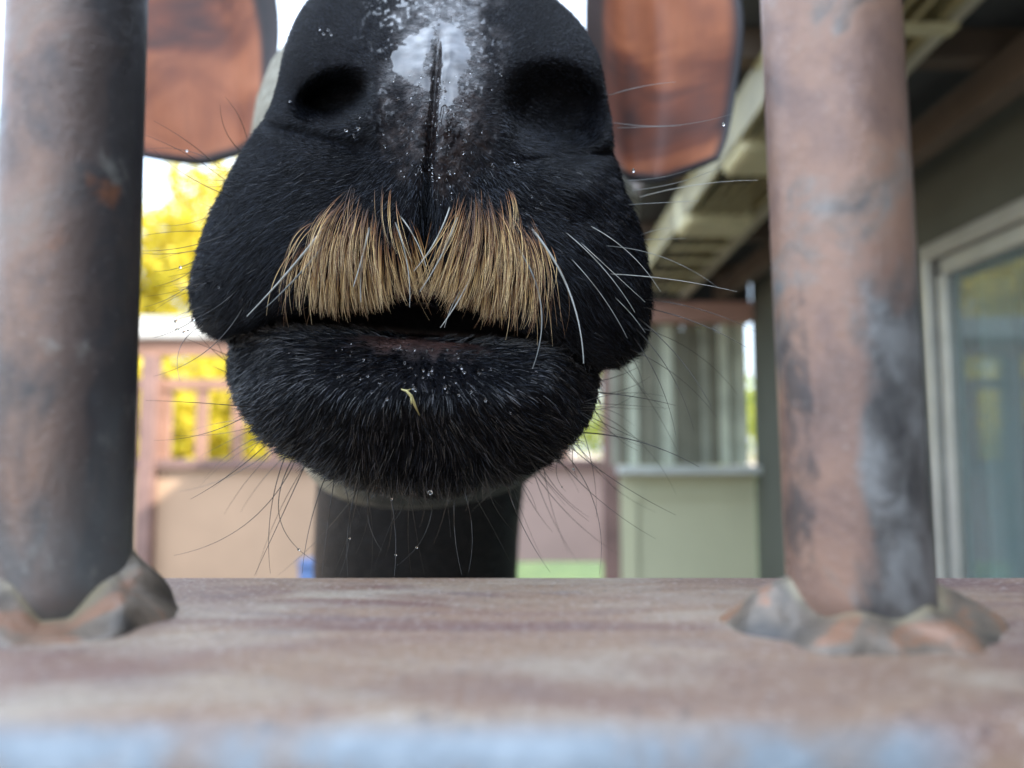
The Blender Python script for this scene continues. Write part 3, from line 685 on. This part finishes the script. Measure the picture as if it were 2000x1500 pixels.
whb_m = hair_mat('whisker_black', (.008, .006, .006), (.03, .025, .02), .3, .5)
whw_m = hair_mat('whisker_pale', (.10, .11, .11), (.42, .42, .38), .3, .6)
# surface samples on the front sheet
dU = np.linalg.norm(np.diff(V1, axis=0), axis=2)[:, :]; dV = np.linalg.norm(np.roll(V1, -1, 1) - V1, axis=2)
area = dU * dV[:-1]; area_w = area.copy()
Nrm = np.cross(np.gradient(V1, axis=1), np.gradient(V1, axis=0)); Nrm /= np.linalg.norm(Nrm, axis=2)[:, :, None] + 1e-12
if Nrm[NS // 2, :, 1].mean() > 0: Nrm = -Nrm
YU = np.interp(PX, upx, upy); YL = np.interp(PX, lox, loy)
UP = PY < (YU + YL) / 2
cavity = (PY > YU + 4) & (PY < YL - 3)
def sample(weight, N, seed):
    rg = np.random.default_rng(seed); wgt = (area * weight[:-1]).ravel(); cdf = np.cumsum(wgt); k = np.searchsorted(cdf, rg.uniform(0, cdf[-1], N))
    i, j = np.unravel_index(np.minimum(k, wgt.size - 1), area.shape); a, b = rg.uniform(size=(2, N)); jn = (j + 1) % NTH
    def ip(A):
        A = A if A.ndim == 3 else A[..., None]
        o = (A[i, j] * ((1 - a) * (1 - b))[:, None] + A[i + 1, j] * (a * (1 - b))[:, None] + A[i, jn] * ((1 - a) * b)[:, None] + A[i + 1, jn] * (a * b)[:, None])
        return o if o.shape[1] > 1 else o[:, 0]
    n_ = ip(Nrm); n_ /= np.linalg.norm(n_, axis=1)[:, None]
    return ip(V1), n_, ip(PX), ip(PY), UP[i, j], rg
def unit(a): return a / (np.linalg.norm(a, axis=-1, keepdims=True) + 1e-12)
def strands(P0, N0, dirv, L, lift, nseg, droop, rg, r0, jit=.12, bend=None):
    T = dirv - (dirv * N0).sum(1)[:, None] * N0; T = unit(T); T = unit(T + rg.normal(size=T.shape) * jit); D = unit(T * np.cos(lift)[:, None] + N0 * np.sin(lift)[:, None])
    pts = []; p = P0 - N0 * .0002; d = D.copy()
    for k in range(nseg):
        pts.append(p.copy()); d = unit(d + droop[:, None] * np.array([0, 0, -1.0]) / nseg + (T - N0 * .3) * .25 / nseg); 
        if bend is not None: d = unit(d + bend[:, None] * np.array([1.0, 0, 0]) / nseg * 2 * k / nseg)
        p = p + d * (L / (nseg - 1))[:, None]
    t = np.linspace(0, 1, nseg); return np.stack(pts, 1), r0[:, None] * (1 - .8 * t ** 1.5)[None, :]
BARE = bare_mask(PX, PY); LIP = lip_mask(PX, PY)
def fold(P0, N0, px, py, up, rg):
    n_ = pnoise(px, py, 60, 11) * .6 + pnoise(px, py, 18, 12) * .35
    ux, uy = px - 848, (py - 230) * .75 + 40; top = sstep(-py, -150, 20); uy = uy * (1 - top) - 150 * top
    cx_, cy_ = px - 815, (py - 655) * 1.25 + 10
    dx = np.where(up, ux, cx_); dy = np.where(up, uy, cy_); a = np.arctan2(dy, dx) + n_ * .55
    return np.stack([np.cos(a), np.zeros_like(a), -np.sin(a)], 1)
wgt = (1 - .72 * BARE) * (1 - wet_mask(PX, PY)) * (1 - .95 * LIP) * np.where(cavity, 0, 1)
P0, N0, px, py, up, rg = sample(wgt, FUR_N, 21)
dirv = fold(P0, N0, px, py, up, rg)
wing = 1 - sstep(py, 150, 330)
L = np.where(up, .0026 - .0013 * wing + .0016 * sstep(py, 420, 600), .0030 + .0028 * sstep(py, 760, 930) + .0008 * pnoise(px, py, 30, 14)); L = L * rg.uniform(.6, 1.15, len(L)) * (1 - .45 * bare_mask(px, py))
lift = np.where(up, .42 + .2 * wing, .62 - .25 * sstep(py, 800, 930)) + rg.normal(size=len(L)) * .12
PT, RD = strands(P0, N0, dirv, L, lift, 4, np.where(up, .15, .35) + 0 * L, rg, rg.uniform(.00005, .00010, len(L)), .16)
# wet locks: pull tips together on the chin
ck = np.floor(px / 11 + pnoise(px, py, 30, 15)).astype(int) * 1009 + np.floor(py / 13).astype(int); clump = (~up) & (pnoise(px, py, 45, 16) > -.3)
_, inv = np.unique(ck, return_inverse=True); inv = inv.ravel(); mean = np.zeros((inv.max() + 1, 3)); cn = np.bincount(inv); 
for d_ in range(3): mean[:, d_] = np.bincount(inv, PT[:, -1, d_]) / np.maximum(cn, 1)
for k in range(4): PT[:, k] += (mean[inv] - PT[:, -1]) * (.62 * (k / 3) ** 1.3) * clump[:, None]
tint = np.clip(np.where(rg.uniform(size=len(L)) < .12 + .16 * up * (1 + pnoise(px, py, 70, 81) + pnoise(px, py, 25, 82)), rg.uniform(.3, 1, len(L)), rg.uniform(0, .12, len(L))) * (1 - .5 * sstep(py, 440, 600) * up) + .10 * up * (px < 560), 0, 1)  # sheen tinted into some hairs, more on the upper muzzle and left cheek
o = hair('fur', PT, RD, fur_m, okapi, 4, tint); o['kind'] = 'stuff'

# ---- coarse glossy guard hairs on the chin and lower cheeks
wg3 = (~UP) * (1 - .9 * LIP) * (~cavity) * 1.0 + UP * .25 * (1 - BARE) * sstep(PY, 250, 420) * (PY < YU - 6)
P0, N0, px, py, up, rg = sample(wg3, 9000, 71)
dirv = fold(P0, N0, px, py, up, rg)
L = np.where(up, .0034, .0042 + .0022 * sstep(py, 780, 930)) * rg.uniform(.6, 1.2, len(px))
PT, RD = strands(P0, N0, dirv, L, np.where(up, .30, .50) + rg.normal(size=len(px)) * .14, 5, .4 + 0 * L, rg, rg.uniform(.00009, .00015, len(px)), .15)
o = hair('fur', PT, RD, guard_m, okapi, 5, np.where(rg.uniform(size=len(px)) < .3, rg.uniform(.4, 1, len(px)), 0)); o['kind'] = 'stuff'

# ---- longer dark hairs sweeping off the lip pads
wg2 = np.exp(-((PX - 560) / 95) ** 2 - ((PY - 470) / 95) ** 2) * (PX < 660) + np.exp(-((PX - 1110) / 85) ** 2 - ((PY - 480) / 100) ** 2) * (PX > 1030) + .5 * np.exp(-((PX - 850) / 260) ** 2 - ((PY - 385) / 38) ** 2)
P0, N0, px, py, up, rg = sample(wg2 * (PY < YU - 10), 5200, 61)
ux = (px - 845) * 1.05; uy = (py - 300) * .9 + 30; a = np.arctan2(uy, ux) + pnoise(px, py, 30, 62) * .25
dirv = np.stack([np.cos(a), np.zeros_like(a), -np.sin(a)], 1)
PT, RD = strands(P0, N0, dirv, rg.uniform(.0035, .0085, len(px)), .22 + rg.normal(size=len(px)) * .12, 7, rg.uniform(.1, .7, len(px)), rg, rg.uniform(.00005, .00009, len(px)), .10)
tint = np.where(rg.uniform(size=len(px)) < .22, rg.uniform(.5, 1.0, len(px)), rg.uniform(0, .15, len(px)))
o = hair('fur', PT, RD, fur_m, okapi, 7, tint); o['kind'] = 'stuff'

# ---- pale bristles of the upper lip
lt = (1 - sstep(((PX - 708) / 130) ** 2 + ((PY - 480) / 112) ** 2 + .5 * pnoise(PX, PY, 30, 51), .2, 1.15)) * (PX < 822)
rt = (1 - sstep(((PX - 950) / 112) ** 2 + ((PY - 490) / 118) ** 2 + .5 * pnoise(PX, PY, 30, 52), .2, 1.15)) * (PX > 842)
low = (PY < YU - 6)
wgt = np.clip(lt + rt, 0, 1) * low
P0, N0, px, py, up, rg = sample(wgt, 1750, 31)
left = px < 832
lean = np.where(left, np.interp(px, [570, 640, 720, 790, 825], [-.38, -.25, -.02, .30, .55]), np.interp(px, [840, 870, 930, 1000, 1070], [-.62, -.42, -.12, .10, .34])) + rg.normal(size=len(px)) * .13
dirv = unit(np.stack([lean, np.zeros_like(lean), -np.ones_like(lean)], 1))
room = np.clip(np.interp(px, [560, 640, 740, 800, 860, 940, 1000, 1080], [602, 620, 600, 572, 578, 612, 642, 655]) - py, 12, 230) * .000142
L = np.minimum(room * rg.uniform(.35, 1.2, len(px)) + .0015, .023) * rg.choice([1, 1, 1, 1.25], len(px))
lift = .38 + rg.normal(size=len(px)) * .16
nsg = 9
PT, RD = strands(P0, N0, dirv, L, lift, nsg, 1.0 + rg.normal(size=len(px)) * .6, rg, rg.uniform(.00004, .000115, len(px)), .10, np.where(left, .55, -.65) * rg.uniform(0, 1.6, len(px)))
ck = np.floor(px / 9).astype(int) * 1009 + np.floor(py / 34).astype(int); _, inv = np.unique(ck, return_inverse=True); inv = inv.ravel(); cn = np.bincount(inv); mean = np.zeros((inv.max() + 1, 3))
for d_ in range(3): mean[:, d_] = np.bincount(inv, PT[:, -1, d_]) / np.maximum(cn, 1)
for k in range(nsg): PT[:, k] += (mean[inv] - PT[:, -1]) * (.72 * (k / (nsg - 1)) ** 1.1)
tint = np.clip(np.where(rg.uniform(size=len(px)) < .55, .80, .12) + .25 * pnoise(px, py, 20, 41) - .35 * sstep(py, 500, 590) * rg.uniform(0, 1, len(px)) + rg.normal(size=len(px)) * .12, 0, 1)
o = hair('lip_bristles', PT, RD, tan_m, okapi, nsg, tint); o['kind'] = 'stuff'

# ---- whiskers: (root px, py) -> (tip px, py), sideways bow in px, depth at root and tip, radius in tenths of mm
Wk = [ # left side
 (430,330,300,236,6,.236,.215,.9),(440,352,278,262,8,.238,.215,.9),(455,385,300,292,-10,.236,.225,.9),(475,300,430,205,-12,.236,.22,.9),(482,270,440,190,6,.236,.21,.8),
 (432,322,280,292,14,.236,.23,.8),(420,405,385,398,0,.236,.22,.7),(402,425,310,440,-6,.238,.21,.7),(398,452,272,462,4,.238,.21,.8),(450,455,272,490,-10,.230,.212,.9),(400,485,268,494,-6,.238,.21,.9),
 (395,500,300,530,-8,.238,.2,.8),(388,520,300,560,-6,.238,.2,.7),(384,545,280,600,-8,.238,.21,.8),(470,560,330,640,-12,.226,.21,.9),(410,600,300,660,-8,.234,.2,.9),(480,590,300,735,-26,.225,.20,.9),(400,620,355,650,-4,.235,.2,.7),
 (400,632,352,745,26,.236,.205,.8),(460,700,360,660,0,.225,.205,.8),(455,715,385,650,-4,.225,.21,.8),(452,728,420,660,0,.226,.21,.8),(460,735,415,715,0,.226,.21,.8),
 (500,796,285,782,2,.222,.205,.9),(500,800,300,860,-16,.222,.21,.8),(505,830,340,850,-8,.222,.23,.6),(520,868,372,975,-6,.221,.20,1.0),(530,878,350,960,-14,.23,.27,.9),(560,888,470,1000,6,.226,.26,.8),
 (580,892,340,1085,-40,.222,.215,.9),(600,900,497,1124,0,.219,.205,1.0),(556,893,528,1120,14,.221,.21,1.0),(600,902,500,1124,10,.226,.24,.7),(572,895,640,1110,60,.219,.21,1.0),(640,920,590,1120,8,.219,.205,1.0),
 (655,925,628,1130,2,.221,.21,.9),(700,940,680,1130,10,.221,.21,.9),(665,925,660,1130,-22,.224,.22,.8),(712,940,540,1126,-10,.23,.26,.8),(725,945,745,1075,16,.219,.21,1.0),(758,945,770,1126,-8,.219,.205,1.1),
 (845,962,775,1105,-22,.217,.205,1.1),(890,948,902,1122,8,.217,.208,1.1),(895,930,915,1118,-16,.219,.21,.9),(1000,930,920,1000,2,.23,.25,.6),(790,985,760,1030,-2,.221,.21,.9),
 (868,950,880,1050,-2,.22,.21,.5),
 # right side, low
 (985,930,1075,1118,10,.221,.21,1.0),(1010,925,1080,1040,6,.226,.24,.8),(1035,910,1210,1085,14,.22,.25,.8),(1055,905,1150,1010,10,.224,.24,.8),(1085,890,1280,1052,12,.22,.21,.8),(1090,895,1105,960,10,.225,.22,.7),
 (1100,880,1170,1124,-30,.221,.21,.9),(1110,870,1320,1006,8,.221,.208,.9),(1120,872,1130,940,6,.22,.215,.8),(1125,862,1280,1000,18,.224,.26,.7),(1140,845,1365,912,-14,.220,.206,1.3),(1150,800,1320,965,-24,.222,.24,.7),
 (1150,765,1320,792,-4,.222,.206,1.2),(1165,745,1250,715,4,.225,.21,.9),(1168,770,1270,735,8,.225,.21,.8),(1150,775,1245,880,14,.224,.23,.8),(1130,820,1165,1010,-10,.224,.23,.8),(1060,895,1110,1080,8,.23,.27,.7),(1040,915,1130,1100,8,.23,.27,.7),
 # right side, upper lip
 (1240,640,1355,840,-16,.236,.21,.9),(1245,620,1390,795,-12,.236,.205,1.0),(1235,655,1320,850,-12,.236,.21,.9),(1255,600,1460,680,-10,.238,.21,1.0),(1258,585,1480,650,-12,.238,.22,.8),(1225,680,1400,815,-16,.236,.23,.8),
 (1215,695,1300,800,10,.236,.23,.7),(1250,640,1440,770,-20,.238,.24,.7),(1200,700,1330,900,-12,.236,.25,.7),(1230,690,1260,780,-6,.23,.22,.7),
]
Ww = [(1190,186,1320,160,-4,.238,.215,.9),(1200,240,1430,222,14,.240,.21,.8),(1205,250,1330,246,0,.24,.22,.7),(1225,352,1350,330,6,.238,.215,.8),(1235,372,1410,325,8,.236,.21,.9),(1250,385,1480,352,-8,.236,.21,.9),
      (1225,400,1365,392,0,.238,.21,.9),(1250,460,1310,445,-3,.236,.22,.8),(1255,468,1340,466,0,.236,.22,.8),(1100,450,1240,610,-10,.216,.205,.9),(1130,470,1260,590,0,.22,.212,.6),(1150,440,1290,570,-14,.222,.21,.7),
      (1110,500,1225,660,-8,.215,.206,.9),(1180,480,1400,560,-18,.222,.205,.6),(1190,535,1440,570,-6,.228,.21,.8),(1200,580,1260,650,-3,.224,.215,.7),
      (645,430,482,618,-4,.205,.196,3.0),(640,470,520,600,-4,.206,.198,2.4),(722,440,690,560,-2,.203,.196,2.6),(708,505,705,590,2,.204,.197,2.4),(1032,440,1140,710,-26,.205,.192,2.6),(1000,470,1040,720,-36,.204,.196,2.0),
      (895,420,820,570,-6,.204,.196,2.0),(880,400,808,530,-8,.205,.197,1.6),(930,520,860,640,-4,.203,.196,2.0),(770,430,800,600,-10,.204,.197,1.6),(780,420,832,520,-6,.205,.198,1.4),(905,560,868,640,4,.203,.197,1.5)]
def surf_depth(px, py):
    th_ = math.atan2(py - CYP, px - CXP); R0 = np.interp(th_, th, rr); s = min(.999, math.hypot(px - CXP, py - CYP) / R0)
    return float(depth(np.array([float(px)]), np.array([float(py)]), np.array([s]), 0)[0])
def wcurves(lst, nseg=14):
    PT = []; RD = []
    for (x0, y0, x1, y1, bow, d0, d1, rd) in lst:
        t = np.linspace(0, 1, nseg); dx, dy = x1 - x0, y1 - y0; ln = math.hypot(dx, dy)
        bx, by = -dy / ln * bow, dx / ln * bow; sg = 4 * t * (1 - t)
        gx_, gy_ = x0 + dx * t + bx * sg, y0 + dy * t + by * sg
        ds = surf_depth(x0, y0); dd = d1 - d0
        PT.append(U(gx_, gy_, ds + .0006 - .0022 * np.sin(np.pi * np.minimum(t * 2.2, 1)) * (1 if ds < .238 else .3) + dd * t)); RD.append(rd * 1.4e-4 * (1 - .72 * t ** 1.3))
    return np.array(PT), np.array(RD)
for k in range(46):                                                       # finer, farther chin hairs
    a = rng.uniform(.15, 2.95); x0 = 810 + 330 * math.cos(a); y0 = 760 + 165 * math.sin(a); ln = rng.uniform(60, 200)
    a2 = a + rng.normal() * .22; Wk.append((x0, y0, x0 + ln * math.cos(a2), y0 + ln * math.sin(a2) * 1.1, rng.uniform(-18, 18), .224, .225 + rng.uniform(0, .03), rng.uniform(.5, .8)))
for k in range(16):
    y0 = rng.uniform(330, 620); x0 = np.interp(y0, [330, 440, 570, 640], [470, 415, 388, 420]); ln = rng.uniform(40, 120); a2 = math.pi - (y0 - 400) / 500 + rng.normal() * .12
    Wk.append((x0 + 15, y0, x0 - ln, y0 + ln * math.sin(a2), rng.uniform(-8, 8), .236, .225, .6))
P_, R_ = wcurves(Wk); o = hair('whiskers', P_, R_, whb_m, okapi, 14, rng.uniform(0, 1, len(P_))); o['kind'] = 'stuff'
P2_, R2_ = wcurves(Ww); o = hair('whiskers', P2_, R2_, whw_m, okapi, 14, rng.uniform(0, 1, len(P2_))); o['kind'] = 'stuff'
o['label'] = 'thick pale whiskers'

# ---- water drops and drool on the muzzle
wm = NT('water'); wm.P(Base_Color=(1, 1, 1), Roughness=.02, Transmission_Weight=1.0, IOR=1.36)
def surf(px, py):
    th_ = math.atan2(py - CYP, px - CXP); R0 = np.interp(th_, th, rr); s = min(.999, math.hypot(px - CXP, py - CYP) / R0)
    return U(px, py, float(depth(np.array([float(px)]), np.array([float(py)]), np.array([s]), 0)[0]))
def drops(name, lst, mm, parent):
    bm = bmesh.new()
    for p, r, st in lst:
        v = bmesh.ops.create_icosphere(bm, subdivisions=2, radius=1)['verts']
        k = rng.normal(size=3) * .2
        for q in v: q.co = Vector((q.co.x * r * (1 + k[0]) + p[0], q.co.y * r * .7 + p[1], q.co.z * r * st + p[2]))
    me = bpy.data.meshes.new(name); bm.to_mesh(me); bm.free(); me.materials.append(mm)
    for p in me.polygons: p.use_smooth = True
    me.transform(__import__('mathutils').Matrix.Translation(-Vector(parent.location)))
    o = bpy.data.objects.new(name, me); COL.objects.link(o); o.parent = parent; return o
L_ = []
def dr(px, py, r, st=1.0, out=.0004):
    p = surf(px, py); L_.append((p + np.array([0, -out, 0]), r * 1e-3, st))
for a in [(625,58,.5),(632,68,.55),(641,60,.4),(647,68,.5),(566,198,.45),(632,175,.3),(608,238,.6),(600,236,.4),(676,256,.45),(692,266,.6),(700,252,.5),(703,230,.3),(728,168,.5),(766,160,.6),(778,195,.6),(1010,325,.7),(1004,316,.5),
          (1056,400,.6),(1038,384,.5),(1182,495,.5),(1178,440,.4),(380,545,.8),(386,560,.7),(378,572,.6),(392,600,.4),(428,562,.4),(443,585,.4),(375,590,.5),(420,640,.5),(437,645,.4)]: dr(*a)
for k in range(120):                                                    # beads beside the philtrum
    py = rng.uniform(140, 400); px = phil_x(py) + rng.choice([-1, 1]) * abs(rng.normal()) * 48 + 4; dr(px, py, rng.uniform(.16, .48), rng.uniform(.8, 1.6), .0002)
for k in range(26): dr(phil_x(200) + 8 - .05 * k * 1.0, 90 + k * 9, rng.uniform(.18, .32), rng.uniform(1, 2.2), -.0001)
for k in range(90):                                                    # foam and drool on the chin
    px = rng.normal(850, 110); py = rng.normal(725, 45)
    if py > np.interp(px, lox, loy) + 14 and py < 800 and py < 860 and 500 < px < 1120: dr(px, py, rng.uniform(.10, .30), rng.uniform(.7, 2.0), .0008)
for a in [(775,683,.8,.5),(785,685,.7,.5),(795,686,.5,.5),(802,720,.6,.5),(808,756,.5,1.5),(812,762,.4,1.2),(845,722,.5,1.5),(838,730,.4,1.5),(902,718,.6,1),(907,728,.5,.8),(936,730,.6,.8),(933,725,.4,.8),(870,757,.5,1),(879,754,.5,.6),(997,808,.55,1),(1095,850,.5,1),(622,880,.5,1),(612,872,.4,1),(970,824,.3,1),(700,826,.3,1),(632,836,.3,1),(838,963,.45,1.2)]:
    dr(a[0], a[1], a[2], a[3], .0012)
o = drops('water_drops', L_, wm.m, okapi); o['kind'] = 'stuff'
WL = []
for i in (14, 15, 17, 17, 5, 33, 37, 40, 41, 52):
    P = P_[i]; q = P[int(rng.integers(6, 13))]; WL.append((q, rng.uniform(.25, .45) * 1e-3, 1.0))
WL += [(U(840, 962, .2165), .5e-3, 1.3), (U(765, 975, .2175), .3e-3, 1.5), (U(1237, 333, .225), .55e-3, 1.2), (U(1413, 243, .211), .5e-3, 1), (U(344, 628, .20), .55e-3, .9), (U(352, 522, .2), .4e-3, 1), (U(1182, 496, .22), .4e-3, 1), (U(1120, 916, .2), .3e-3, 1.)]
o = drops('whisker_drops', WL, wm.m, okapi); o['kind'] = 'stuff'
eye_m = NT('eye_black').P(Base_Color=(.012, .008, .006), Roughness=.05).m
for sx_ in (-1, 1):
    bm = bmesh.new(); bmesh.ops.create_uvsphere(bm, u_segments=24, v_segments=16, radius=.019); me = bpy.data.meshes.new('eye'); bm.to_mesh(me); bm.free(); me.materials.append(eye_m)
    for p in me.polygons: p.use_smooth = True
    e = bpy.data.objects.new('eye', me); COL.objects.link(e); e.parent = okapi; e.location = Vector((-.056 + sx_ * .088, .50, 1.725)) - Vector(root)
# ---- shred of hay stuck on the chin
hm = mat('hay', (.52, .46, .20), .6, var=.25, scale=600)
hp = [surf(787, 762), surf(797, 765), surf(806, 775), surf(813, 792), surf(822, 812)]
hp = [Vector(p) + Vector((0, -.0030, 0)) for p in hp]; c0 = hp[2].copy()
mb = MB(); mb.tube(hp, [.00012, .00030, .00042, .00034, .00010], 8); mb.tube([hp[2], hp[2] + Vector((.0001, -.0004, -.0021))], [.0003, .00005], 6); mb.tube([hp[1], hp[1] + Vector((.0012, -.0003, .0004))], [.0002, .00004], 6)
h = mb.build('hay_shred', hm, None, smooth=True); tag(h, 'tiny yellow shred of hay stuck in the black chin fur', 'hay')
